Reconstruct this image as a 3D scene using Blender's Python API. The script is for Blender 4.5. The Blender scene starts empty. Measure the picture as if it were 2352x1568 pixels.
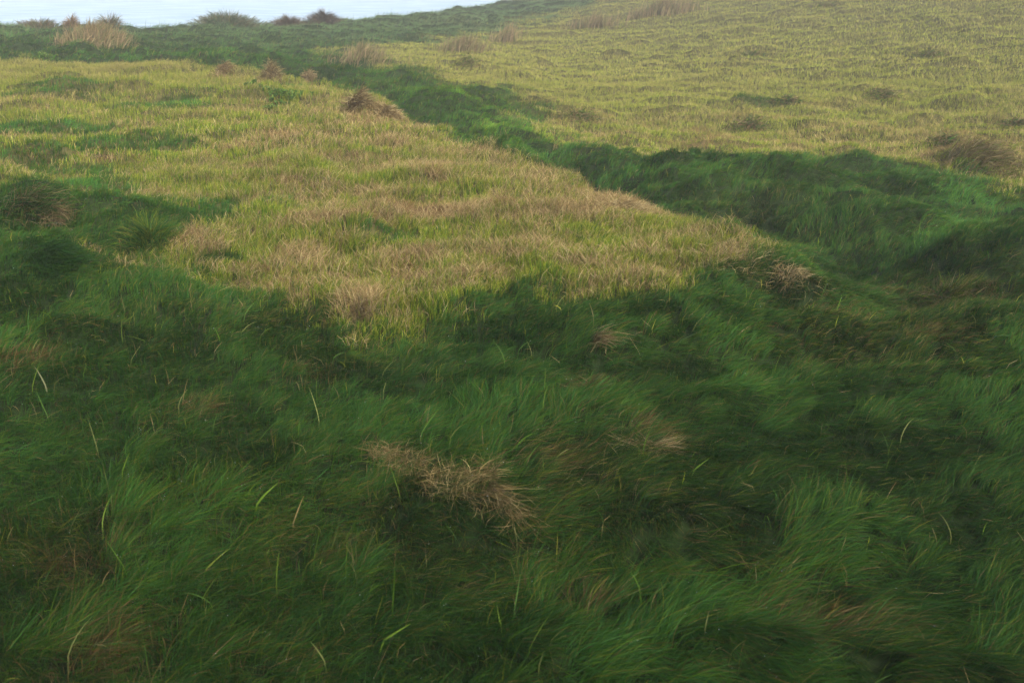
import bpy, math, random
import numpy as np
R = math.radians
rng = np.random.default_rng(7)
S = bpy.context.scene
COL = S.collection

# ------------------------------------------------------------------ camera
CAM_H, PITCH, LENS = 1.75, R(22.0), 35.0
cam_d = bpy.data.cameras.new('camera'); cam = bpy.data.objects.new('camera', cam_d); COL.objects.link(cam)
cam.location = (0, 0, CAM_H); cam.rotation_euler = (R(90) - PITCH, 0, 0)
cam_d.lens = LENS; cam_d.sensor_width = 36; cam_d.clip_start = .05; cam_d.clip_end = 6000
cam_d.dof.use_dof = True; cam_d.dof.focus_distance = 7.0; cam_d.dof.aperture_fstop = 6.3
S.camera = cam
# ------------------------------------------------------------------ sky, sun, exposure
SUN_EL, SUN_AZ = R(30), R(150)            # azimuth measured from +Y towards +X
W = bpy.data.worlds.new('World'); S.world = W; W.use_nodes = True
nt = W.node_tree; bg = nt.nodes['Background']
sky = nt.nodes.new('ShaderNodeTexSky'); sky.sky_type = 'NISHITA'; sky.sun_disc = False
sky.sun_elevation = SUN_EL; sky.sun_rotation = SUN_AZ
sky.air_density = 1.0; sky.dust_density = 4.0; sky.ozone_density = 1.0
nt.links.new(sky.outputs[0], bg.inputs[0]); bg.inputs[1].default_value = .088
sd = bpy.data.lights.new('sun', 'SUN'); sd.energy = 2.35; sd.angle = R(32); sd.color = (1, .95, .84)
sun = bpy.data.objects.new('sun', sd); COL.objects.link(sun)
sun.rotation_euler = (R(90) - SUN_EL, 0, -SUN_AZ + math.pi)
S.view_settings.view_transform = 'Standard'; S.view_settings.look = 'None'
S.view_settings.exposure = 1.25
S.cycles.max_bounces = 5; S.cycles.diffuse_bounces = 3; S.cycles.transmission_bounces = 3
S.cycles.volume_bounces = 1; S.cycles.caustics_reflective = False; S.cycles.caustics_refractive = False
S.cycles.use_denoising = True; S.cycles.denoising_prefilter = 'ACCURATE'; S.cycles.sample_clamp_indirect = 3

# ------------------------------------------------------------------ noise
def h32(ix, iy, s):
    a = (ix.astype(np.int64) * 374761393 + iy.astype(np.int64) * 668265263 + s * 974634777) & 0xFFFFFFFF
    a = ((a ^ (a >> 13)) * 1274126177) & 0xFFFFFFFF
    a = ((a ^ (a >> 15)) * 2246822519) & 0xFFFFFFFF
    return ((a ^ (a >> 16)) & 0xFFFFFF) / float(0xFFFFFF)
def vn(x, y, s=0):
    xi = np.floor(x); yi = np.floor(y); fx = x - xi; fy = y - yi
    fx = fx*fx*fx*(fx*(fx*6-15)+10); fy = fy*fy*fy*(fy*(fy*6-15)+10)
    a = h32(xi, yi, s); b = h32(xi+1, yi, s); c = h32(xi, yi+1, s); d = h32(xi+1, yi+1, s)
    return (a*(1-fx)+b*fx)*(1-fy) + (c*(1-fx)+d*fx)*fy
def fbm(x, y, s=0, o=3):
    t = 0; a = .5; n = 0
    for k in range(o):
        t = t + a*vn(x*2**k + 17.3*k, y*2**k - 9.1*k, s+k); n += a; a *= .5
    return t/n*2 - 1                       # -1..1
def worley(x, y, s=0):                     # nearest jittered cell: id random, vector to its centre, distance
    xi = np.floor(x); yi = np.floor(y)
    best = np.full(x.shape, 9.0); rid = np.zeros(x.shape); dx = np.zeros(x.shape); dy = np.zeros(x.shape)
    for i in (-1, 0, 1):
        for j in (-1, 0, 1):
            cx = xi+i; cy = yi+j
            qx = cx + .15 + .7*h32(cx, cy, s); qy = cy + .15 + .7*h32(cx, cy, s+51)
            d = (qx-x)**2 + (qy-y)**2; m = d < best
            best = np.where(m, d, best); dx = np.where(m, qx-x, dx); dy = np.where(m, qy-y, dy)
            rid = np.where(m, h32(cx, cy, s+99), rid)
    return rid, dx, dy, np.sqrt(best)
def sst(a, b, x):
    t = np.clip((x-a)/(b-a), 0, 1); return t*t*(3-2*t)

# ------------------------------------------------------------------ survey points of the land -> terrain height
F = LENS/36*2352
def ray(px, py):
    u = (px-1176)/F; v = (784-py)/F
    return np.array([u, math.cos(PITCH)+v*math.sin(PITCH), -math.sin(PITCH)+v*math.cos(PITCH)])
def at(px, py, Y):
    d = ray(px, py); return np.array([0, 0, CAM_H]) + d*(Y/d[1])
SURVEY = [
 # foreground
 (-300,1700,1.8),(0,1568,2.02),(600,1568,2.02),(1200,1568,2.0),(1800,1568,2.0),(2352,1568,2.02),(2700,1700,1.8),
 (0,1200,2.8),(600,1200,2.75),(1200,1200,2.75),(1800,1200,2.75),(2352,1200,2.72),
 (-200,900,3.6),(300,900,3.7),(900,900,3.7),(1500,900,3.65),(2100,900,3.6),(2550,900,3.5),
 (0,700,4.6),(500,700,4.75),(1000,720,4.65),(1500,700,4.6),(1900,720,4.6),(2352,720,4.3),
 # near field
 (-200,520,6.0),(200,520,6.2),(600,520,6.4),(1000,520,6.4),(1400,520,6.35),(1750,590,5.6),
 (-200,380,8.0),(200,380,8.3),(600,380,8.3),(1000,380,8.2),(1250,420,7.7),
 (-200,260,11.),(200,260,11.2),(600,260,11.2),(850,250,11.4),
 (-200,160,15.),(200,160,15.5),(450,165,15.2),(650,188,13.9),
 # hollow beyond the field edge and the bank behind it
 (-100,110,19.),(300,112,20.),(600,140,19.5),(800,170,17.5),(1000,215,14.6),
 (1050,290,12.0),(1150,330,10.8),(1300,380,9.6),(1500,450,8.3),(1650,500,7.4),(1800,560,6.7),(1900,620,6.0),
 (2050,680,5.2),(2352,650,5.4),
 (1400,350,11.2),(1700,345,11.4),(2000,355,11.2),(2352,390,10.),
 (1700,420,9.0),(2000,450,8.3),(2352,480,7.9),(2000,540,6.9),(2352,560,6.6),
 # slope to the right
 (1200,250,14.2),(1500,250,14.8),(1900,250,14.4),(2352,250,13.4),(2650,300,11.4),
 (1000,130,21.),(1300,150,20.5),(1700,150,19.5),(2100,150,18.),(2500,150,16.),
 (1200,60,30.),(1500,60,28.),(1900,60,24.),(2352,60,21.),(2700,40,19.),
 (1400,0,36.),(1700,0,31.),(2352,0,24.),(1700,-60,38.),(2352,-80,31.),(2900,-60,24.),
 # brow above the sea
 (-300,60,25.),(0,66,26.),(300,72,26.5),(500,62,28.),(700,58,30.),(900,44,33.),(1060,22,38.),(1180,6,43.),
]
P = np.array([at(*s) for s in SURVEY])
def dom(x, y):
    r = np.sqrt(x*x+y*y); return np.arctan2(x, np.maximum(y, .3))*2.2, np.log(np.clip(r, 1.6, 60))
def tps(d): return np.where(d > 1e-9, d*d*np.log(d+1e-12), 0)
pa, pb = dom(P[:, 0], P[:, 1]); n = len(P)
K = tps(np.hypot(pa[:, None]-pa, pb[:, None]-pb)) + np.eye(n)*.004
A = np.zeros((n+3, n+3)); A[:n, :n] = K; A[:n, n] = 1; A[:n, n+1] = pa; A[:n, n+2] = pb; A[n:, :n] = A[:n, n:].T
CO = np.linalg.solve(A, np.concatenate([P[:, 2], [0, 0, 0]]))
def base_h(x, y):
    a, b = dom(x, y); a = np.clip(a, -1.9, 1.9); z = CO[n] + CO[n+1]*a + CO[n+2]*b
    for i in range(n): z = z + CO[i]*tps(np.hypot(a-pa[i], b-pb[i]))
    return z
# brow line: beyond it the land drops to the sea
BROW = np.array([(-60, 24.), (-22, 25.5), (-13.5, 26.5), (-9, 27), (-8, 28.5), (-6, 30.5), (-4, 33.5), (-2, 38.5), (0, 43.5), (6, 52), (14, 60), (60, 70)])
BX, BY = BROW[:, 0], BROW[:, 1]
def world(px, py):                         # where the sight line meets the smooth land
    d = ray(px, py); t = np.geomspace(1, 60, 1500); x = d[0]*t; y = d[1]*t; z = CAM_H + d[2]*t
    k = np.argmax(z < base_h(x, y)); return np.array([x[k], y[k]])
def sdf(poly, x, y):                       # signed distance, positive inside
    d2 = np.full(x.shape, 1e9); ins = np.zeros(x.shape, bool); m = len(poly)
    for i in range(m):
        ax, ay = poly[i]; bx, by = poly[(i+1) % m]; ex, ey = bx-ax, by-ay
        t = np.clip(((x-ax)*ex+(y-ay)*ey)/(ex*ex+ey*ey+1e-12), 0, 1)
        d2 = np.minimum(d2, (x-ax-t*ex)**2+(y-ay-t*ey)**2)
        c = ((ay > y) != (by > y)) & (x < (bx-ax)*(y-ay)/(by-ay+1e-12)+ax); ins ^= c
    return np.where(ins, 1, -1)*np.sqrt(d2)
def pl(pts): return [tuple(world(*p)) for p in pts]
LIP = pl([(-300,150),(0,150),(330,150),(500,165),(700,190),(860,240),(950,290),(1060,330),(1200,385),(1310,430),(1500,480),(1700,545),(1830,622)])
LIPPOLY = LIP + [tuple(world(1830,760)), (-8, 1.0), (-30, 10)]
FIELD = pl([(-400,125),(0,132),(150,142),(330,150),(500,165),(700,190),(860,240),(950,290),(1060,330),(1200,385),(1310,430),(1500,480),
            (1620,545),(1740,575),(1860,628),(1600,660),(1300,682),(1150,705),(1000,728),(860,738),(740,728),(600,690),(470,655),(300,628),(360,600),(440,560),
            (430,480),(250,455),(0,440),(-300,430)])
HILL = pl([(745,122),(1000,95),(1180,62),(1330,20),(1500,-20),(1800,-60),(2900,-60),(2900,420),(2352,445),(2200,402),(2050,384),(1800,368),(1500,358),
           (1400,362),(1330,352),(1270,325),(1235,280),(1215,235),(1040,190),(900,150)])
def ell(px, py, rx, ry):                   # patch on the land: centre and half sizes in metres
    c = world(px, py); l = world(px-rx, py); r_ = world(px+rx, py); a = world(px, py+ry); b = world(px, py-ry)
    return c[0], (a[1]+b[1])/2, abs(r_[0]-l[0])/2, max(abs(b[1]-a[1])/2, .05)
def blob(E, x, y):
    cx, cy, rx, ry = E; return np.exp(-1.2*(((x-cx)/rx)**2+((y-cy)/ry)**2))
# hummocks (px, py, rx, ry, height)
MOUNDS = [(ell(*m[:4]), m[4]) for m in [
 (1600,440,130,40,.12),(1480,405,90,25,.05),(1780,440,110,30,.10),(1840,535,90,22,.09),(1050,255,120,26,.12),(1150,300,70,22,.10),
 (1700,395,80,18,.07),(2050,420,120,25,.08),(2240,375,80,22,.12),(2300,590,120,40,.12),
 (90,480,110,35,.13),(90,610,110,45,.12),(320,540,90,35,.06),(520,48,70,10,.25),(700,38,70,9,.25),(90,52,60,8,.2),
 (1320,760,150,40,.05),(1500,700,200,40,.04),(900,800,150,45,-.04),(1800,1250,260,90,.05),(1780,1400,120,50,-.06),(1050,1100,90,40,.03),
 (620,165,40,10,.12),(515,150,30,7,.12),(880,250,60,15,.08),(1650,570,100,25,.05),(2200,640,150,30,-.07),(130,215,150,25,.08),
 (700,1080,200,80,.03),(300,800,250,60,-.04),(300,1250,260,100,.03),(1250,1400,260,90,-.04)]]
GREENSPOTS = [ell(*e) for e in [(0,390,200,50),(150,300,130,20),(480,495,100,26),(0,300,100,30),(230,440,130,26),(130,215,170,30),(390,240,130,22),(300,345,170,32),(60,300,90,30),(340,540,110,50),(60,470,120,40),(560,470,120,18),(180,400,160,25),
              (900,560,60,20),(640,205,80,12),(1740,240,60,18),(500,600,60,15),(230,620,110,25),(1420,455,60,12),(1120,250,120,35),(1170,300,70,20)]]
STRAWSPOTS = [ell(*e) for e in [(850,270,90,25),(1000,305,80,15),(1130,375,90,18),(1250,430,90,20),(1420,480,90,16),(1640,580,130,28),(1780,615,80,12),(900,340,60,14),
              (1000,400,160,20),(750,270,60,16),(1050,500,160,22),(750,530,120,25),(1220,590,150,22),(950,620,110,22),(1350,620,110,16),(820,720,70,22),(1100,660,120,14),
              (480,560,90,25),(60,240,90,18),(700,600,70,20),(190,440,70,14),(1480,600,110,18),(620,160,60,14),(60,155,90,14),(300,165,150,10),(1300,500,130,18),(640,330,100,15)]]
BROWNSPOTS = [ell(*e) for e in [(2240,370,110,26),(2030,225,60,14),(1080,145,60,12),(1720,125,50,9),(2130,122,60,10),(1470,210,60,8),(1250,240,50,8),(1340,275,70,10),(1730,285,60,10),
              (1900,280,70,8),(2170,325,80,10),(1600,320,60,10),(1200,170,40,7),(1500,150,40,6),(1850,50,60,9),(1640,45,50,7),(2300,280,60,12),(2200,680,130,24),(2050,660,80,10),(1640,180,50,7),
              (1400,25,90,12),(1550,35,80,10),(1700,150,40,6),(1050,60,70,8),(1330,60,60,8)]]
DEADSPOTS = [ell(*e) for e in [(240,1500,130,70),(1850,1430,150,60),(150,1320,90,40),(60,850,70,40),(1350,870,70,20),(1480,1010,110,24),(720,880,70,20),(1330,1400,70,40),(450,950,80,30),(2150,780,100,20),(1950,720,90,14),(200,1560,120,40),(1250,1080,90,30)]]
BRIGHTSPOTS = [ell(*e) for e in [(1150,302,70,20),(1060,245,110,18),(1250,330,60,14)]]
TUFTBUMPS = [(E, .04*min(1.6, max(.6, math.hypot(E[0], E[1])/10))) for E in BROWNSPOTS] + [(E, .035) for E in STRAWSPOTS]
def lushness(x, y):
    w = .20 + .028*np.hypot(x, y)
    nz = fbm(x*1.7, y*1.7, 5, 4)*(.30+.035*np.hypot(x, y))
    a = sst(-w, w, sdf(FIELD, x, y)+nz); b = sst(-w, w, sdf(HILL, x, y)+nz*1.2)
    return a, b
def height(x, y, a=None, b=None):
    x = np.asarray(x, float); y = np.asarray(y, float); r = np.hypot(x, y)
    z = base_h(x, y)
    if a is None: a, b = lushness(x, y)
    d = -sdf(LIPPOLY, x, y) + fbm(x*1.3, y*1.3, 40, 2)*.12
    dep = .20*sst(4.8, 7, r)*(1-sst(16, 22, r))
    z = z - dep*sst(-.05, .35, d)*(1-sst(.6, 1.3, d))
    for E, hgt in MOUNDS: z = z + hgt*blob(E, x, y)
    for E, hgt in TUFTBUMPS: z = z + hgt*blob(E, x, y)
    dry = np.clip(a+b, 0, 1)
    qx = x + .35*fbm(x*1.1, y*1.1, 61, 2); qy = y + .35*fbm(x*1.1, y*1.1, 64, 2)
    m1 = fbm(qx*1.15, qy*2.3, 11, 3); m2 = fbm(qx*3.2, qy*6, 15, 2)
    g = np.clip(r/6, .55, 1.6)
    z = z + (m1*.11 + m2*.03)*g*(1-(.62+.2*sst(10, 16, r))*dry) + dry*(fbm(qx*2.6, qy*3.8, 21, 3)*.05*(g-.5*sst(10, 18, r)) + np.maximum(fbm(qx*1.3, qy*2.4, 27, 2)-.25, 0)*.12*g)
    wr, _, _, wd = worley(qx/.56+.3*m1, qy/.48, 210); amp = .35+.65*sst(-.3, .5, fbm(x*.8, y*.8, 215, 2))
    z = z + (.07*wr+.035)*np.clip(1-(wd/.7)**2, 0, 1)**1.5*amp*np.clip(r/5, .6, 1.7)*(1-.8*dry)
    # unseen rise added behind the camera to shade the foreground
    z = z + 5.6*sst(-.3, 8.5, -y+.12*x) + .05*np.maximum(-y-8, 0)
    # past the brow it falls to the shore
    e = y - np.interp(x, BX, BY)
    z = z - 11*sst(-.8, 22, e) - .1*np.maximum(e, 0)
    return np.where(e > 40, -13, z)
# survey grid: the finished land sampled once, used by the ground mesh and by every plant on it
GR = np.concatenate([[0.02, .4, .8, 1.1], np.geomspace(1.3, 60, 560), np.geomspace(63, 400, 24)])
GA = np.concatenate([np.linspace(-180, -60, 40, endpoint=False), np.linspace(-60, 60, 600, endpoint=False), np.linspace(60, 180, 40, endpoint=False)])*math.pi/180
_RR, _AA = np.meshgrid(GR, GA, indexing='ij'); GX = _RR*np.sin(_AA); GY = _RR*np.cos(_AA)
GZ = height(GX.ravel(), GY.ravel()).reshape(GX.shape)
_L0, _L1 = math.log(1.3), math.log(60); GZF = GZ[4:564, 40:640]
def gh(x, y):                              # fast height inside the wedge the plants grow in
    r = np.hypot(x, y); u = np.clip((np.log(np.maximum(r, 1.3))-_L0)/(_L1-_L0)*559, 0, 558.999)
    v = np.clip((np.degrees(np.arctan2(x, y))+60)/.2, 0, 598.999); i = u.astype(int); j = v.astype(int); fu = u-i; fv = v-j
    return (GZF[i, j]*(1-fu)+GZF[i+1, j]*fu)*(1-fv) + (GZF[i, j+1]*(1-fu)+GZF[i+1, j+1]*fu)*fv
def normal(x, y, e=.09):
    z0 = gh(x, y); nx = -(gh(x+e, y)-gh(x-e, y))/(2*e); ny = -(gh(x, y+e)-gh(x, y-e))/(2*e); l = np.sqrt(nx*nx+ny*ny+1)
    return z0, nx/l, ny/l, 1/l

# ------------------------------------------------------------------ materials
def mat(name):
    m = bpy.data.materials.new(name); m.use_nodes = True; return m, m.node_tree, m.node_tree.nodes['Principled BSDF']
def N(t, k, **kw):
    nd = t.nodes.new(k)
    for a, v in kw.items(): setattr(nd, a, v)
    return nd
def blade_material(name, trans=.38, rough=.55, spec=.3):
    m, t, p = mat(name)
    at_ = N(t, 'ShaderNodeAttribute', attribute_name='tint')
    p.inputs['Roughness'].default_value = rough; p.inputs['Specular IOR Level'].default_value = spec
    t.links.new(at_.outputs['Color'], p.inputs['Base Color'])
    tr = N(t, 'ShaderNodeBsdfTranslucent'); hs = N(t, 'ShaderNodeHueSaturation')
    hs.inputs['Saturation'].default_value = 1.1; hs.inputs['Value'].default_value = 1.25
    t.links.new(at_.outputs['Color'], hs.inputs['Color']); t.links.new(hs.outputs[0], tr.inputs[0])
    mx = N(t, 'ShaderNodeMixShader'); mx.inputs[0].default_value = trans
    t.links.new(p.outputs[0], mx.inputs[1]); t.links.new(tr.outputs[0], mx.inputs[2])
    t.links.new(mx.outputs[0], t.nodes['Material Output'].inputs[0]); return m
M_LUSH = blade_material('green_blades', .28, .6, .12)
M_DRY = blade_material('dry_blades', .25, .7, .12)
def soil_material():
    m, t, p = mat('thatch_soil')
    tc = N(t, 'ShaderNodeTexCoord'); n1 = N(t, 'ShaderNodeTexNoise'); n1.inputs['Scale'].default_value = 9; n1.inputs['Detail'].default_value = 8
    t.links.new(tc.outputs['Object'], n1.inputs[0])
    cr = N(t, 'ShaderNodeValToRGB'); e = cr.color_ramp.elements
    e[0].position = .3; e[0].color = (.45, .45, .45, 1); e[1].position = .7; e[1].color = (1.25, 1.25, 1.25, 1)
    t.links.new(n1.outputs[0], cr.inputs[0]); ta = N(t, 'ShaderNodeAttribute', attribute_name='tint')
    mu = N(t, 'ShaderNodeMix', data_type='RGBA', blend_type='MULTIPLY'); mu.inputs[0].default_value = 1
    t.links.new(ta.outputs['Color'], mu.inputs[6]); t.links.new(cr.outputs[0], mu.inputs[7]); t.links.new(mu.outputs[2], p.inputs['Base Color'])
    p.inputs['Roughness'].default_value = .95; p.inputs['Specular IOR Level'].default_value = .1
    bp = N(t, 'ShaderNodeBump'); bp.inputs['Strength'].default_value = .6; bp.inputs['Distance'].default_value = .02
    t.links.new(n1.outputs[0], bp.inputs['Height']); t.links.new(bp.outputs[0], p.inputs['Normal']); return m
M_SOIL = soil_material()
def water_material():
    m, t, p = mat('sea_water')
    p.inputs['Base Color'].default_value = (.10, .19, .24, 1); p.inputs['Roughness'].default_value = .22
    tc = N(t, 'ShaderNodeTexCoord'); mp = N(t, 'ShaderNodeMapping'); mp.inputs['Scale'].default_value = (.05, .16, 1)
    n1 = N(t, 'ShaderNodeTexNoise'); n1.inputs['Scale'].default_value = 3; n1.inputs['Detail'].default_value = 8; n1.inputs['Roughness'].default_value = .6
    t.links.new(tc.outputs['Object'], mp.inputs[0]); t.links.new(mp.outputs[0], n1.inputs[0])
    cr = N(t, 'ShaderNodeValToRGB'); e = cr.color_ramp.elements
    e[0].position = .42; e[0].color = (.12, .34, .56, 1); e[1].position = .62; e[1].color = (.45, .66, .82, 1)   # foam streaks
    t.links.new(n1.outputs[0], cr.inputs[0]); t.links.new(cr.outputs[0], p.inputs['Base Color'])
    bp = N(t, 'ShaderNodeBump'); bp.inputs['Strength'].default_value = .5; bp.inputs['Distance'].default_value = .2
    t.links.new(n1.outputs[0], bp.inputs['Height']); t.links.new(bp.outputs[0], p.inputs['Normal']); return m
M_SEA = water_material()

# ------------------------------------------------------------------ mesh helpers
def raw_mesh(name, V, Q, tint=None, m=None, smooth=False):
    me = bpy.data.meshes.new(name)
    me.vertices.add(len(V)); me.vertices.foreach_set('co', np.ascontiguousarray(V, np.float32).ravel())
    me.loops.add(Q.size); me.loops.foreach_set('vertex_index', np.ascontiguousarray(Q, np.int32).ravel())
    me.polygons.add(len(Q)); me.polygons.foreach_set('loop_start', np.arange(0, Q.size, Q.shape[1], dtype=np.int32))
    me.update(calc_edges=True)
    if smooth: me.polygons.foreach_set('use_smooth', np.ones(len(Q), bool))
    if tint is not None:
        at_ = me.color_attributes.new('tint', 'FLOAT_COLOR', 'POINT')
        c = np.ones((len(V), 4), np.float32); c[:, :3] = tint; at_.data.foreach_set('color', c.ravel())
    if m: me.materials.append(m)
    return me
def link(name, me, parent=None, loc=(0, 0, 0)):
    o = bpy.data.objects.new(name, me); o.location = loc; o.parent = parent; COL.objects.link(o); return o
def tag(o, label=None, cat=None, group=None, kind=None):
    for k, v in (('label', label), ('category', cat), ('group', group), ('kind', kind)):
        if v: o[k] = v
    return o
def blades(p, nrm, az, L, Wd, a0, a1, tint, seg=4, side=0.25, kink=None, tip=None, off=(0, 0, 0)):
    """ribbon blades: root p (n,3), ground normal, azimuth of lean, length, width, lean at root and tip, colour"""
    n_ = len(p)
    if n_ == 0: return np.zeros((0, 3)), np.zeros((0, 4), int), np.zeros((0, 3))
    h = np.stack([np.cos(az), np.sin(az), np.zeros(n_)], 1)
    h = h - nrm*np.sum(h*nrm, 1)[:, None]; h /= np.linalg.norm(h, axis=1)[:, None]
    s = np.cross(nrm, h); curl = rng.normal(0, side, n_)
    roll = rng.uniform(-1.1, 1.1, n_); lift = .004+.02*rng.random(n_)*np.minimum(1, L/.08)
    pts = p.copy(); V = np.empty((n_, seg*2, 3)); C = np.empty((n_, seg*2, 3))
    for k in range(seg):
        f = k/(seg-1)
        ang = a0 + (a1-a0)*f**.8
        if kink is not None: ang = ang + kink*(f > .45)
        d = nrm*np.cos(ang)[:, None] + h*np.sin(ang)[:, None] + s*(curl*(f-.2))[:, None]
        d /= np.linalg.norm(d, axis=1)[:, None]
        if k:
            pts = pts + dprev*(L/(seg-1))[:, None]
            pts[:, 2] = np.maximum(pts[:, 2], gh(pts[:, 0]+off[0], pts[:, 1]+off[1])-off[2]+lift*(.3+.7*f))
        dprev = d
        w = np.cross(d, h); wl = np.linalg.norm(w, axis=1)[:, None]; w = np.where(wl > .05, w/np.maximum(wl, 1e-6), s)
        w2 = np.cross(d, w); wd = w*np.cos(roll)[:, None] + w2*np.sin(roll)[:, None]
        hw = (Wd*.5*(1-f**2.2*.9)*(.75+.25*min(1, f*3)))[:, None]
        q = pts if k else pts-np.array([0, 0, .026]); V[:, 2*k] = q - wd*hw; V[:, 2*k+1] = q + wd*hw
        c = tint if tip is None else tint*(1-f**2)+tip*f**2
        C[:, 2*k] = c; C[:, 2*k+1] = c
    b = (np.arange(n_)*seg*2)[:, None, None]
    q = np.array([[2*k, 2*k+1, 2*k+3, 2*k+2] for k in range(seg-1)])[None]
    return V.reshape(-1, 3), (b+q).reshape(-1, 4), C.reshape(-1, 3)
class Acc:
    def __init__(s): s.v = []; s.q = []; s.c = []; s.n = 0
    def add(s, V, Q, C): s.v.append(V); s.q.append(Q+s.n); s.c.append(C); s.n += len(V)
    def mesh(s, name, m): return raw_mesh(name, np.concatenate(s.v), np.concatenate(s.q), np.concatenate(s.c), m)

# ------------------------------------------------------------------ ground
def build_ground():
    RR = GX; V = np.stack([GX.ravel(), GY.ravel(), GZ.ravel()-.022], 1)   # soil lies just under the thatch the blades spring from
    nr, na = RR.shape; i = np.arange(nr-1)[:, None]; j = np.arange(na)[None]; j2 = (j+1) % na
    Q = np.stack([i*na+j, i*na+j2, (i+1)*na+j2, (i+1)*na+j], -1).reshape(-1, 4)[:, ::-1]
    la, lb = lushness(V[:, 0], V[:, 1]); dd = np.clip(la+lb, 0, 1)[:, None]   # moss and thatch under green grass, straw litter under dry
    T = (1-dd)*np.array([.024, .040, .012]) + dd*np.array([.10, .093, .032])
    link('ground', raw_mesh('ground', V, Q, T, M_SOIL, True))['kind'] = 'structure'
    g = bpy.data.objects['ground']; g['label'] = 'uneven dark soil and thatch under the grass'; return g
build_ground()
def build_sea():
    V = np.array([(-2500, -1500, -8), (2500, -1500, -8), (2500, 2800, -8), (-2500, 2800, -8)], float)
    o = link('sea', raw_mesh('sea', V, np.array([[0, 1, 2, 3]]), None, M_SEA)); tag(o, 'pale hazy sea with faint streaks beyond the grassy brow', kind='structure')
build_sea()

# ------------------------------------------------------------------ grass
def scatter(n_, r0, r1, power, ang=34):
    """world density falls off as r^-power (per square metre)"""
    u = rng.random(n_); k = 2-power
    r = (r0**k + u*(r1**k-r0**k))**(1/k) if abs(k) > 1e-6 else r0*(r1/r0)**u
    a = rng.uniform(-ang, ang, n_)*math.pi/180
    return r*np.sin(a), r*np.cos(a)
GREEN = np.array([[.020, .068, .008], [.034, .098, .010], [.024, .082, .017], [.056, .112, .011], [.040, .108, .024]])
YGREEN = np.array([[.18, .25, .022], [.25, .31, .03], [.12, .21, .02], [.33, .34, .055]])
STRAW = np.array([[.38, .30, .145], [.31, .232, .105], [.235, .165, .07], [.47, .385, .20], [.165, .112, .05]])
BROWN = np.array([[.18, .12, .06], [.13, .085, .042], [.23, .155, .08]])
def pick(pal, n_, jit=.18):
    c = pal[rng.integers(0, len(pal), n_)]; return c*np.exp(rng.normal(0, jit, n_))[:, None]
def smax(L, x, y):
    t = np.zeros(x.shape)
    for E in L: t = np.maximum(t, blob(E, x, y))
    return t
def fields(x, y):
    a, b = lushness(x, y); r = np.hypot(x, y); z, nx, ny, nz = normal(x, y)
    nrm = np.stack([nx, ny, nz], 1)
    wob = fbm(x*2.2, y*2.2, 70, 3)
    gs = np.clip(smax(GREENSPOTS, x, y)*1.9*(1+.9*wob)-.2, 0, 1); ss = np.clip(smax(STRAWSPOTS, x, y)*(1+.9*wob), 0, 1)
    bs = np.clip(smax(BROWNSPOTS, x, y)*1.3*(1+.5*wob) + sst(.30, .52, fbm(x*.95, y*1.9, 170, 3))*(.3+.7*b)*np.clip(a+b, 0, 1), 0, 1); ds = np.clip(smax(DEADSPOTS, x, y)*(1+.7*wob), 0, 1)
    dry = np.clip(a+b, 0, 1)*(1-.85*gs)
    return dict(a=a, b=b, r=r, p=np.stack([x, y, z], 1), nrm=nrm, dry=dry, gs=gs, ss=ss, bs=bs, ds=ds)
def take(f, m): return {k: v[m] for k, v in f.items()}
def flow(x, y):
    return R(-8) + 1.1*fbm(x*.75, y*.9, 80, 2) + .7*fbm(x*2.4, y*2.4, 84, 2)
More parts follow.
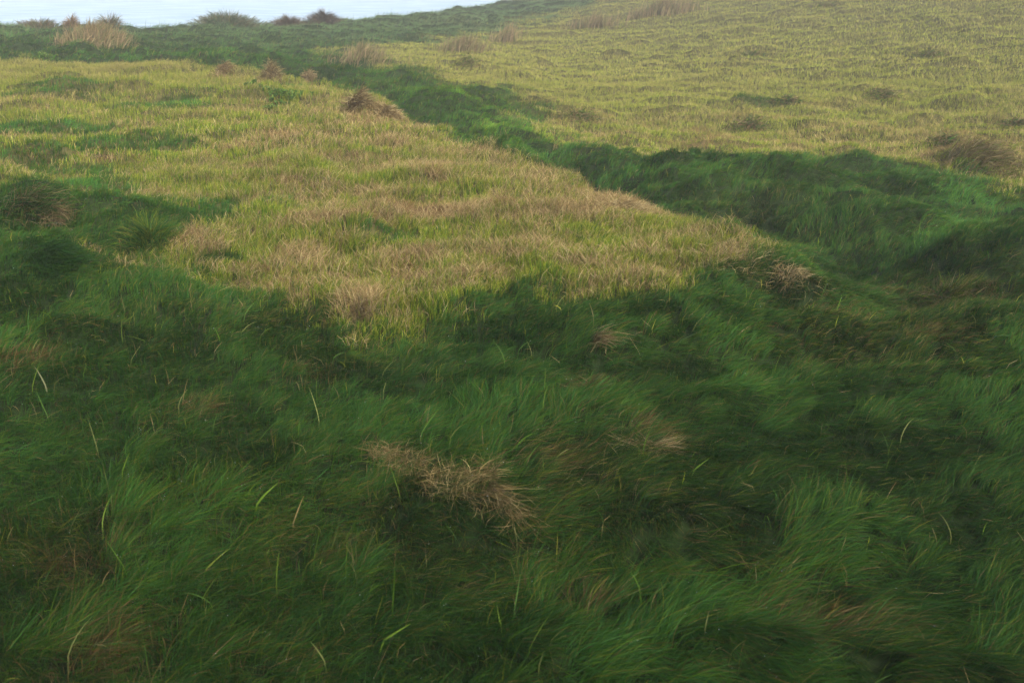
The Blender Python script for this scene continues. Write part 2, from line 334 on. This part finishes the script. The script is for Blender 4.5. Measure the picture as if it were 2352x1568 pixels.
def grass_zone(lush, dryacc, n_, r0, r1, power, seg, wid, ang=34, steep=False):
    x, y = scatter(n_, r0, r1, power, ang)
    if steep:                              # extra growth only on the steep sides of hummocks
        nz_ = normal(x, y)[3]; k = rng.random(len(x)) < np.clip((.90-nz_)*6, 0, 1); x, y = x[k], y[k]
    e = y - np.interp(x, BX, BY); k = e < 1.5; x, y = x[k], y[k]
    cs = .13*np.clip(1, 1, 1)
    cid, cdx, cdy, cdist = worley(x/cs, y/cs, 300)
    pull = .35*(h32(np.floor(x*997), np.floor(y*991), 8))
    x = x + cdx*cs*pull; y = y + cdy*cs*pull
    f = fields(x, y); f['cid'] = cid; f['cd'] = cdist; f['big'] = worley(x/.42, y/.36, 310)[0]
    nn = len(x); u = rng.random(nn)
    isdry = (.55*u+.45*f['cid']) < np.where(f['dry'] > .02, f['dry']*.93+.02, -1); isdry |= u < .003
    # ---- lush
    g = take(f, ~isdry); m = len(g['r']); x_, y_ = g['p'][:, 0], g['p'][:, 1]
    left = sst(.9, -1.2, x_)
    az = flow(x_, y_) + (g['cid']-.5)*1.6 + (g['big']-.5)*1.3 + rng.normal(0, .36, m)*(1+.6*left)
    patch = .5+.5*fbm(x_*1.3, y_*1.8, 90, 3); fine = .5+.5*fbm(x_*6, y_*6, 95, 2)
    infield = np.clip(g['a']+g['b'], 0, 1)
    L = (.055 + .09*patch)*(.88-.40*sst(2.4, 4.4, g['r'])+.35*sst(14, 18, g['r']))*np.exp(rng.normal(0, .25, m))*(.75+.5*g['cid'])*(1-.35*infield)
    up = (rng.random(m) < .05+.25*infield+.10*left)
    a0 = np.where(up, rng.uniform(.05, .5, m), rng.uniform(.8, 1.38, m)); a1 = a0 + np.where(up, rng.uniform(.1, 1.2, m), rng.uniform(.2, .7, m))
    c = pick(GREEN, m); c = c*((.66+.68*patch)*(.70+.62*g['big'])*1.08*(1+.28*sst(5, 8, g['r'])*(1-sst(12, 16, g['r']))))[:, None]
    blue = np.clip((.5+.5*fbm(x_*.9, y_*1.4, 120, 2))*1.5-.45, 0, 1)[:, None]; c = c*(1-.45*blue) + c*np.array([.85, 1.05, 1.25])*.45*blue
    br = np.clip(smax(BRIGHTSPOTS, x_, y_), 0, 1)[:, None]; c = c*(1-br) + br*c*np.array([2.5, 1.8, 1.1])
    tn = np.clip(fbm(x_*1.1, y_*1.5, 130, 3)*2-.1, 0, 1)*.6
    yel = rng.random(m) < (.06+.22*tn+.30*infield*(1-g['gs']))*(1-br[:, 0]); c[yel] = pick(YGREEN*.5, yel.sum())
    dead = rng.random(m) < .05+.14*tn+.5*g['ds']+.6*g['bs']*(1-infield*.5); c[dead] = pick(STRAW*.5*np.array([1, .95, .85]), dead.sum()); rust = dead & (g['ds'] > .3) & (rng.random(m) < .35); c[rust] = pick(np.array([[.15, .085, .03], [.11, .07, .03]]), rust.sum())
    far = sst(18, 31, g['r'])[:, None]; c = c*(1-far) + far*(c*.4 + np.array([.11, .17, .085])*.8)  # distance haze painted into the blade colour, paler further out
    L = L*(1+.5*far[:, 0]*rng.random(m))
    w = wid*.75*np.exp(rng.normal(0, .3, m))
    tip = c*np.array([1.35, 1.2, 1.0])
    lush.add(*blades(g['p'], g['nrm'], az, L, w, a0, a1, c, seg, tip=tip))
    # ---- dry
    g = take(f, isdry); m = len(g['r']); x_, y_ = g['p'][:, 0], g['p'][:, 1]
    hill = g['b'] > .5
    patch = .5+.5*fbm(x_*1.9, y_*3.2, 140, 4); sp = np.clip(fbm(x_*3.5, y_*5.5, 146, 2)*2.2-.6, 0, 1)
    ps = np.clip(np.where(hill, .22, .25) + .5*g['ss'] + .45*g['bs'] + 1.2*(patch-.5) + .3*sp + .35*fbm(x_*8, y_*11, 149, 2), .06, .96)
    st = rng.random(m) < ps
    az = np.where(hill, R(20), R(-20)) + rng.normal(0, 1.1, m)
    az = np.where(st, rng.uniform(0, 6.283, m)*.5+flow(x_, y_)*.5, az)
    L = np.where(st, .035+.05*rng.random(m)+.05*g['ss']*rng.random(m), .026+.038*rng.random(m))*(.8+.5*g['cid'])*np.where(hill, .72, 1)
    a0 = np.where(st, rng.uniform(.7, 1.5, m), rng.uniform(0, .55, m)+.6*hill); a1 = a0 + np.where(st, rng.uniform(-.2, .5, m), rng.uniform(0, 1.0, m))
    kink = np.where(rng.random(m) < .25, rng.uniform(-.9, 1.2, m), 0)
    c = pick(YGREEN, m); c[st] = pick(STRAW, st.sum()); k4 = st & (rng.random(m) < sp*.75); c[k4] = pick(STRAW*np.array([.55, .47, .45]), k4.sum())
    k2 = st & (rng.random(m) < g['bs']*.9); c[k2] = pick(BROWN, k2.sum())
    k3 = ~st & (rng.random(m) < np.where(hill, .08, .20)); c[k3] = pick(GREEN*1.5, k3.sum())
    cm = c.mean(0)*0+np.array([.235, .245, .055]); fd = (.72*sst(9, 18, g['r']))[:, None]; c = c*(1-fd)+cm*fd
    c[hill] *= 1.16
    c = c*(.82+.36*vn(x_*4, y_*6, 155))[:, None]
    w = wid*np.where(st, .7, .95)*(.75+.5*rng.random(m))
    dryacc.add(*blades(g['p']+g['nrm']*(np.where(st, .03*rng.random(m), 0))[:, None], g['nrm'], az, L, w, a0, a1, c, seg, kink=kink, tip=c*np.array([1.25, 1.12, 1.0])))
lush, dryg = Acc(), Acc()
Q = 1.0
grass_zone(lush, dryg, int(500000*Q), 1.25, 4.2, .8, 5, .0018, 54)
grass_zone(lush, dryg, int(700000*Q), 4.2, 9, 1.3, 4, .0026, 41)
grass_zone(lush, dryg, int(580000*Q), 9, 18, 1.6, 3, .0045, 37)
grass_zone(lush, dryg, int(560000*Q), 18, 55, 1.9, 3, .008, 35)
grass_zone(lush, dryg, 420000, 1.25, 4.2, .8, 5, .0022, 45, True)
grass_zone(lush, dryg, 420000, 4.2, 12, 1.4, 4, .0030, 36, True)
o = link('lush_grass', lush.mesh('lush_grass', M_LUSH)); tag(o, 'long dark green wind-laid grass of the foreground and hollows', 'grass', kind='stuff')
o = link('dry_grass', dryg.mesh('dry_grass', M_DRY)); tag(o, 'short yellow green and straw coloured grass of the open field and slope', 'grass', kind='stuff')

# ------------------------------------------------------------------ single tussocks, clumps and blades
PURPLE = np.array([[.10, .065, .05], [.14, .09, .06], [.07, .06, .04], [.09, .09, .045]])
PALEG = np.array([[.10, .15, .07], [.13, .17, .08], [.16, .17, .09], [.20, .17, .09]])
REED = np.array([[.36, .27, .15], [.30, .22, .12], [.26, .22, .10], [.18, .19, .07]])
def world_true(px, py):                    # where the sight line meets the finished land
    d = ray(px, py); t = np.geomspace(1.3, 60, 1600); x = d[0]*t; y = d[1]*t; z = CAM_H + d[2]*t
    k = np.argmax(z < height(x, y)+.03); return np.array([x[k], y[k]])
def spot(px, py, rx, ry):
    E = ell(px, py, rx, ry); c = world_true(px, py) if py > 85 else world(px, py)
    cy = min(c[1], float(np.interp(c[0], BX, BY))-.7); return c[0]*cy/c[1], cy, E[2], E[3]
def clump(name, label, cat, px, py, rx, ry, n_, L, pal, mode, az=0., spread=1.2, wid=.003, dome=.05, group=None, mt=None):
    cx, cy, ax, ay = spot(px, py, rx, ry); ay = min(ay, ax*(1.4 if py > 85 else .6))
    rr = np.abs(rng.normal(0, .55, n_)); rr = np.where(rr > 1.15, rng.random(n_), rr); th = rng.uniform(0, 2*math.pi, n_)
    lx = rr*np.cos(th)*ax; ly = rr*np.sin(th)*ay
    lx = lx + .12*ax*fbm(lx*9/ax, ly*9/ax, 7, 2); x, y = cx+lx, cy+ly
    z, nx, ny, nz = normal(x, y); z0 = float(height(np.array([cx]), np.array([cy]))[0])
    nrm = np.stack([nx, ny, nz], 1)
    hgt = dome*np.exp(-1.6*rr**2)*(.6+.5*vn(lx*6/ax+9, ly*6/ax+4, 31))
    rad = np.arctan2(ly, lx); un = rng.random(n_); dz = hgt*un
    if mode == 'upright':
        a = az + rng.normal(0, spread, n_); a0 = rng.uniform(0, .45, n_); a1 = a0+rng.uniform(.1, .9, n_); dz = hgt*0
    elif mode == 'fountain':
        a = rad + rng.normal(0, .5, n_); a0 = rng.uniform(.05, .4, n_)+.5*rr; a1 = a0+rng.uniform(.5, 1.5, n_); dz = hgt*.3*un
    elif mode == 'mat':
        a = az + rng.normal(0, spread, n_) + math.pi*(rng.random(n_) < .25); a0 = rng.uniform(1.0, 1.6, n_); a1 = a0+rng.uniform(-.3, .5, n_)
    elif mode == 'drape':
        a = az + rng.normal(0, spread, n_); a0 = rng.uniform(.5, 1.1, n_); a1 = a0+rng.uniform(.5, 1.1, n_)
    elif mode == 'heap':
        a = rad + rng.normal(0, .6, n_); a0 = rng.uniform(.5, 1.3, n_); a1 = a0+rng.uniform(.3, .9, n_); dz = hgt*(.35+.65*un)
    elif mode == 'peak':
        a = rad + math.pi + rng.normal(0, .35, n_); a0 = rng.uniform(.25, .75, n_)*(.4+.6*rr); a1 = a0+rng.uniform(-.3, .5, n_); dz = hgt*un*.5
    p = np.stack([lx, ly, z - z0 + dz], 1)
    l = rng.uniform(L[0], L[1], n_)*(1-.35*np.minimum(rr, 1.3)); kink = np.where(rng.random(n_) < .3, rng.uniform(-.8, .9, n_), 0)
    c = pick(pal, n_, .22)
    V, Qd, C_ = blades(p, nrm, a, l, wid*(.7+.6*rng.random(n_)), a0, a1, c, 5, side=.35, kink=kink, tip=c*1.15, off=(cx, cy, z0))
    o = link(name, raw_mesh(name, V, Qd, C_, mt or M_DRY), loc=(cx, cy, z0)); return tag(o, label, cat, group)
SM = STRAW*np.array([.88, .88, .88])
TG = 'straw tussocks along the field edge'
clump('straw_tussock', 'small pointed straw tussock on the far edge of the field, left of the taller one', 'tussock', 515, 160, 40, 9, 700, (.06, .14), np.concatenate([BROWN, STRAW*.8]), 'mat', R(-20), 1.0, wid=.006, dome=.13, group=TG)
clump('straw_tussock', 'tallest pointed tan tussock on the far edge of the field', 'tussock', 622, 176, 40, 10, 1300, (.07, .17), SM*.8, 'mat', R(-20), 1.0, wid=.004, dome=.24, group=TG)
clump('straw_tussock', 'low ragged tan tussock at the field edge just right of the tallest one', 'tussock', 708, 186, 34, 8, 700, (.06, .14), SM*.8, 'mat', R(-20), 1.0, wid=.006, dome=.14, group=TG)
clump('straw_tussock', 'ragged brown straw tussock overhanging the hollow where the field edge bends', 'tussock', 820, 236, 42, 12, 700, (.12, .26), STRAW*.7, 'drape', R(-30), 1.0, .007, .1, TG)
clump('straw_heap', 'broad domed heap of brown straw at the field edge above the bright green bank', 'straw heap', 885, 262, 48, 16, 1700, (.08, .18), SM, 'mat', R(-30), .9, .006, .13)
clump('straw_heap', 'pale heap of long tangled straw at the near right end of the dry field', 'straw heap', 1640, 582, 105, 22, 1300, (.06, .18), STRAW*.95, 'mat', R(-12), .7, .0022, .015)
clump('straw_heap', 'pale straw lying over the field edge above the dark green bank', 'straw heap', 1420, 476, 75, 12, 800, (.08, .24), STRAW*.95, 'mat', R(-10), .5, .0035, .035)
clump('straw_heap', 'small brown straw heap at the very tip of the dry field', 'straw heap', 1810, 618, 55, 11, 420, (.05, .11), STRAW*1.05, 'mat', R(-15), .8, .0018, .004)
clump('dead_tuft', 'brown matted tuft at the near corner of the dry field', 'dead grass tuft', 826, 722, 40, 17, 800, (.03, .08), STRAW*.55, 'mat', wid=.0022, dome=.07)
clump('brown_tussock', 'large matted brown tussock at the right edge beside the green mound', 'tussock', 2250, 368, 95, 26, 2300, (.10, .26), np.concatenate([STRAW*.65, STRAW*.45, YGREEN*.5]), 'drape', R(-25), .5, .0045, .12)
clump('drooping_tussock', 'dark green tussock with tan blades drooping to the right at the left edge', 'tussock', 62, 492, 85, 26, 1500, (.18, .36), np.concatenate([GREEN, GREEN, STRAW*.6]), 'drape', R(-35), .45, .004, .13, mt=M_LUSH)
clump('dead_tuft', 'tan drooping tuft of dead blades below the tussock at the left edge', 'dead grass tuft', 125, 500, 45, 22, 420, (.12, .24), STRAW*.7, 'drape', R(-50), .35, .0032, .08)
clump('dark_tussock', 'dark blue green tussock at the left edge in front of the dry field', 'tussock', 110, 598, 80, 28, 1500, (.12, .24), GREEN*.8, 'drape', R(-30), .5, .003, .10, mt=M_LUSH)
clump('dark_tussock', 'bushy dark green tussock with upright blades at the lower left of the dry field', 'tussock', 345, 545, 70, 22, 900, (.10, .22), np.concatenate([GREEN, YGREEN*.5]), 'fountain', wid=.0038, dome=.05, mt=M_LUSH)
clump('reed_bed', 'tan bed of dry reeds leaning right below the brow at the upper left', 'reed bed', 215, 92, 90, 14, 2200, (.2, .5), REED*.8, 'upright', R(10), .9, .012, .1)
clump('heath_bush', 'dark brown bushy clump on the brow, left of the pair', 'bush', 665, 50, 42, 5, 1500, (.14, .34), PURPLE, 'fountain', wid=.010, dome=.2, group='dark bushes on the brow')
clump('heath_bush', 'darker rounder brown clump on the brow, right of the pair', 'bush', 745, 48, 40, 5, 1700, (.16, .4), PURPLE*.85, 'fountain', wid=.010, dome=.25, group='dark bushes on the brow')
BT = 'grass tufts standing on the brow against the sea'
clump('brow_tussock', 'wide olive tussock on the brow near the left edge', 'tussock', 92, 62, 60, 5, 1400, (.15, .38), np.concatenate([PALEG*.7, BROWN]), 'fountain', wid=.012, dome=.15, group=BT)
clump('brow_tussock', 'small peaked brown tussock on the brow against the sea', 'tussock', 165, 58, 12, 4, 600, (.12, .3), BROWN*1.2, 'heap', wid=.009, dome=.3, group=BT)
clump('brow_tussock', 'wispy olive tussock on the brow above the right end of the reed bed', 'tussock', 255, 64, 22, 4, 480, (.25, .5), np.concatenate([PALEG*.8, BROWN]), 'fountain', wid=.011, dome=.1, group=BT)
clump('brow_tussock', 'large rounded green tussock on the brow left of the dark bushes', 'tussock', 520, 62, 90, 7, 2600, (.2, .45), PALEG*.75, 'fountain', wid=.013, dome=.3, group=BT, mt=M_LUSH)
RT = 'dry reeds on the upper slope'
clump('dry_reeds', 'tall pinkish straw reeds leaning right, nearest the middle of the upper slope', 'reeds', 1163, 95, 42, 9, 420, (.25, .6), REED*.8, 'upright', R(15), .5, .012, .05, RT)
clump('dry_reeds', 'low tawny patch of reeds on the slope just left of the tall leaning reeds', 'reeds', 1065, 112, 80, 9, 800, (.2, .4), REED*.65, 'upright', R(15), .8, .010, .05, RT)
clump('dry_reeds', 'thin line of pale reeds beside the dark green hollow on the left of the slope', 'reeds', 830, 132, 95, 7, 600, (.2, .42), REED*.8, 'upright', R(15), .5, .010, .03, RT)
clump('dry_reeds', 'pale pink reeds on the slope halfway to the top of the picture', 'reeds', 1365, 66, 75, 9, 700, (.2, .5), REED*.7, 'upright', R(15), .6, .013, .05, RT)
clump('dry_reeds', 'largest hazy band of dry reeds at the top of the slope', 'reeds', 1520, 38, 110, 15, 1900, (.2, .55), REED*.7, 'upright', R(15), .7, .013, .05, RT)
HT = 'brown tufts on the slope'
for lab, px, py, rx, ry in [
 ('dark brown tuft beside the green hollow at the left of the slope', 1075, 147, 32, 9), ('long flat brown tuft high on the right of the slope', 2130, 126, 46, 7),
 ('small flat dark tuft high in the middle of the slope', 1725, 127, 32, 6), ('wide tan and brown tuft in the right half of the slope', 2030, 220, 42, 12),
 ('dull brown tuft at the top of the picture, left one of the topmost pair', 1530, 28, 26, 8), ('dull brown tuft at the top of the picture, right one of the topmost pair', 1900, 16, 46, 9),
 ('low brown tuft in the middle of the slope above the green mound', 1720, 286, 40, 8), ('brown tuft at the right edge above the large matted tussock', 2330, 285, 40, 9),
 ('faint brown tuft at the left foot of the slope', 1330, 268, 42, 8), ('long brown tuft to the right above the large matted tussock', 2175, 322, 55, 7),
 ('tan tuft halfway up the slope next to a dark green patch', 1810, 232, 36, 7)]:
    clump('brown_tuft', lab, 'tuft', px, py, rx*1.5, ry, 560, (.07, .17), np.concatenate([BROWN, STRAW*.55, YGREEN*.45, GREEN]), 'mat', R(-10), .8, .007, .07, HT)
clump('matted_patch', 'dull brown matted patch in the green hollow near the right edge', 'dead grass patch', 2170, 680, 110, 16, 1500, (.07, .18), np.concatenate([STRAW*.6, YGREEN*.5, GREEN]), 'mat', R(-10), .8, .0028, .05)
clump('dead_wisp', 'small golden fan of dead blades poking out of the green mound', 'dead grass wisp', 1362, 778, 16, 6, 90, (.10, .24), STRAW*.85, 'drape', R(-30), .22, .0028, .05)
clump('dead_wisp', 'faint reddish wisp of dead blades in the green below the golden fan', 'dead grass wisp', 1345, 880, 40, 14, 220, (.05, .13), STRAW*np.array([.6, .55, .5]), 'mat', R(-20), .5, .0022, .04)
clump('dead_wisp', 'pale straw streak pressed flat in the green right of centre', 'dead grass wisp', 1490, 1010, 75, 14, 300, (.06, .15), STRAW*.7, 'mat', R(8), .35, .0020, .015)
def dead_clump():
    root = bpy.data.objects.new('dead_grass_clump', None); COL.objects.link(root)
    cx, cy = world_true(1010, 1100); z0 = float(height(np.array([cx]), np.array([cy]))[0]); root.location = (cx, cy, z0)
    tag(root, 'long matted tan clump of dead grass lying in the dark green foreground', 'dead grass clump')
    def strands(name, spots, L, azs, a0r, a1r, wid, dz):
        acc = Acc()
        for (px, py, rx, ry, k) in spots:
            c0, c1, ax, ay = spot(px, py, rx, ry); x = c0+rng.normal(0, .5, k)*ax; y = c1+rng.normal(0, .5, k)*ay
            z, nx, ny, nz = normal(x, y)
            p = np.stack([x-cx, y-cy, z-z0+rng.random(k)*dz+.014], 1); c = pick(STRAW*np.array([.85, .82, .72]), k, .35)
            acc.add(*blades(p, np.stack([nx, ny, nz], 1), azs+rng.normal(0, .35, k) if azs is not None else rng.uniform(0, 6.28, k), rng.uniform(*L, k), wid*(.6+.8*rng.random(k)),
                    rng.uniform(*a0r, k), rng.uniform(*a1r, k), c, 7, side=1.1, kink=np.where(rng.random(k) < .3, rng.uniform(-.7, .7, k), 0), off=(cx, cy, z0)))
        link(name, acc.mesh(name, M_DRY), root)
    strands('tangled_crown', [(890, 1040, 40, 24, 320), (945, 1062, 50, 24, 220), (1005, 1090, 50, 20, 190), (1075, 1098, 50, 18, 280), (1125, 1082, 20, 16, 180), (1035, 1122, 50, 16, 160)], (.03, .10), None, (.9, 1.6), (1.2, 1.8), .0011, .022)
    strands('trailing_strands', [(1125, 1112, 18, 10, 150), (1150, 1140, 26, 16, 140), (1180, 1170, 30, 18, 90), (1075, 1125, 50, 20, 90)], (.08, .17), R(-58), (1.2, 1.5), (1.4, 1.7), .0013, .02)
dead_clump()
def weed(label, px, py, rx, ry, k):
    root = bpy.data.objects.new('leafy_weed', None); COL.objects.link(root)
    cx, cy, ax, ay = spot(px, py, rx, ry); ay = min(ay, ax); x = rng.normal(0, .45, k)*ax; y = rng.normal(0, .45, k)*ay
    z, nx, ny, nz = normal(cx+x, cy+y); z0 = float(height(np.array([cx]), np.array([cy]))[0]); root.location = (cx, cy, z0)
    acc = Acc(); p = np.stack([x, y, z-z0+.02], 1)
    for q in range(4):                     # whorl of four short wide leaves per rosette
        a0 = rng.uniform(.3, .9, k); c = pick(np.array([[.08, .16, .025], [.11, .18, .035], [.06, .12, .02]]), k)
        acc.add(*blades(p+np.array([0, 0, .02])*rng.random(k)[:, None], np.stack([nx, ny, nz], 1), rng.uniform(0, 1.5, k)+q*1.57, rng.uniform(.03, .055, k), rng.uniform(.012, .022, k), a0, a0+.9, c, 4, side=.1, off=(cx, cy, z0)))
    link('foliage', acc.mesh('foliage', M_LUSH), root); tag(root, label, 'weed', 'bright leafy weeds among the grass')
weed('small upper patch of broad bright green leaves behind the other weeds in the field', 578, 192, 22, 5, 34)
weed('widest patch of broad bright green leaves in the far part of the field', 650, 213, 50, 6, 80)
weed('nearest small patch of bright leaves, below the widest one', 622, 245, 16, 5, 24)
weed('lone bright leafy patch beside the hollow at the far left', 100, 128, 34, 4, 50)
def blade(label, p0, p1, col, w=.006, lift=.5, droop=.4):
    """one big blade from root pixel to tip pixel, standing up by the share 'lift'"""
    a = world_true(*p0); dist = math.hypot(math.hypot(*a), CAM_H); lx = (p1[0]-p0[0])/F*dist; ly = (p0[1]-p1[1])/F*dist
    L = max(math.hypot(lx, ly), .04)*1.15; z0 = float(height(np.array([a[0]]), np.array([a[1]]))[0])
    yy = ly*(1-lift); a0 = math.atan2(math.hypot(lx, yy), max(ly*lift, .02)); az = math.atan2(yy, lx)
    V, Qd, C_ = blades(np.array([[0, 0, .02]]), np.array([[0, 0, 1.]]), np.array([az]), np.array([L]), np.array([w]), np.array([a0]), np.array([a0+droop]), np.array([col]), 7, side=.05, off=(a[0], a[1], z0))
    o = link('grass_blade', raw_mesh('grass_blade', V, Qd, C_, M_LUSH), loc=(a[0], a[1], z0)); tag(o, label, 'grass blade', 'single broad blades above the grass')
YG = (.16, .27, .03)
blade('long pale stalk lying flat above the dead grass clump', (792, 1004), (942, 995), (.30, .38, .16), .0045, .3, .1)
blade('broad bright green blade bent like a hook left of the dead grass clump', (583, 1165), (612, 1105), YG, .008, .8, .5)
blade('yellow blade slanting right in the middle of the right half', (1757, 943), (1787, 898), (.32, .30, .05), .0045, .8, .1)
blade('thin pale green blade slanting right behind the golden fan', (1553, 785), (1612, 742), (.16, .26, .10), .0045, .6, .1)
blade('upright green blade just above the end of the pale stalk', (962, 1000), (996, 930), (.12, .24, .04), .0045, .8, .2)
blade('short whitish blade at the lower left border of the dry field', (273, 688), (267, 648), (.24, .28, .17), .0055, .9, .5)
blade('bleached blade in front of the reddish patch at the left edge', (107, 890), (97, 845), (.22, .23, .12), .006, .9, .4)
blade('pale bluish blade arching at the right edge', (2275, 768), (2345, 762), (.22, .34, .22), .0045, .3, .6)
blade('yellow green blade low in the left foreground', (462, 1315), (500, 1255), (.22, .28, .04), .006, .7, .3)
blade('upright blade in the left foreground above the yellow one', (278, 1088), (292, 1040), YG, .005, .9, .2)
blade('flat light green blade near the bottom left of the middle', (870, 1475), (918, 1425), YG, .006, .6, .2)
blade('light green blade right of the dead grass clump', (1588, 1080), (1618, 1045), YG, .005, .7, .2)
# sparse broad blades through the foreground
def broad():
    n_ = 380; acc = Acc(); x, y = scatter(n_*3, 1.5, 6.5, 1.6, 32); f = fields(x, y)
    k = (rng.random(len(x)) < np.where(x < .2, .5, .12)*(f['dry'] < .4)); f = take(f, k); m = k.sum()
    a0 = rng.uniform(.05, .8, m)
    c = pick(np.array([[.10, .20, .02], [.14, .22, .03], [.20, .22, .07], [.08, .16, .03]]), m)
    acc.add(*blades(f['p']+np.array([0, 0, .01]), f['nrm'], rng.normal(R(20), 1.2, m), rng.uniform(.07, .15, m), rng.uniform(.0018, .0042, m), a0, a0+rng.uniform(.1, 1.5, m), c, 6, side=.15, tip=c*1.1))
    o = link('broad_grass', acc.mesh('broad_grass', M_LUSH)); tag(o, 'scattered broad bright green blades standing out of the fine grass', 'grass', kind='stuff')
broad()
def dew():
    co = np.concatenate(lush.v); nv = 2600; idx = rng.integers(0, len(co), nv*6); p = co[idx]; r = np.hypot(p[:, 0], p[:, 1])
    zz = p[:, 2]-height(p[:, 0], p[:, 1]); k = (zz > .035) & (r < 11); p = p[k][:nv]; r = r[k][:nv]; n_ = len(p)
    s_ = (.0004+.0008*rng.random(n_))*(.6+r*.16)
    D = np.array([(1, 0, 0), (-1, 0, 0), (0, 1, 0), (0, -1, 0), (0, 0, 1), (0, 0, -1)], float)
    V = p[:, None]+D[None]*s_[:, None, None]
    T = np.array([(0, 2, 4), (2, 1, 4), (1, 3, 4), (3, 0, 4), (2, 0, 5), (1, 2, 5), (3, 1, 5), (0, 3, 5)])
    m, t, pb = mat('dew_water'); pb.inputs['Base Color'].default_value = (.75, .8, .82, 1); pb.inputs['Roughness'].default_value = .08; pb.inputs['Specular IOR Level'].default_value = .8
    o = link('dew', raw_mesh('dew', V.reshape(-1, 3), ((np.arange(n_)*6)[:, None, None]+T[None]).reshape(-1, 3), None, m)); tag(o, 'tiny dew drops glinting on the green blades', 'dew', kind='stuff')
dew()

# ------------------------------------------------------------------ haze
def haze():
    x0, x1, y0, y1, z0, z1 = -600, 600, -60, 1500, -15, 8
    V = np.array([(x, y, z) for x in (x0, x1) for y in (y0, y1) for z in (z0, z1)], float)
    Qd = np.array([[0, 1, 3, 2], [4, 6, 7, 5], [0, 4, 5, 1], [2, 3, 7, 6], [0, 2, 6, 4], [1, 5, 7, 3]])
    m = bpy.data.materials.new('haze'); m.use_nodes = True; t = m.node_tree; t.nodes.clear()
    out = t.nodes.new('ShaderNodeOutputMaterial'); v = t.nodes.new('ShaderNodeVolumePrincipled')
    v.inputs['Color'].default_value = (.93, .96, 1, 1); v.inputs['Density'].default_value = .0046; v.inputs['Anisotropy'].default_value = 0
    t.links.new(v.outputs[0], out.inputs['Volume'])
    o = link('haze', raw_mesh('haze', V, Qd, None, m)); tag(o, 'pale sea haze in the air', kind='stuff')
haze()
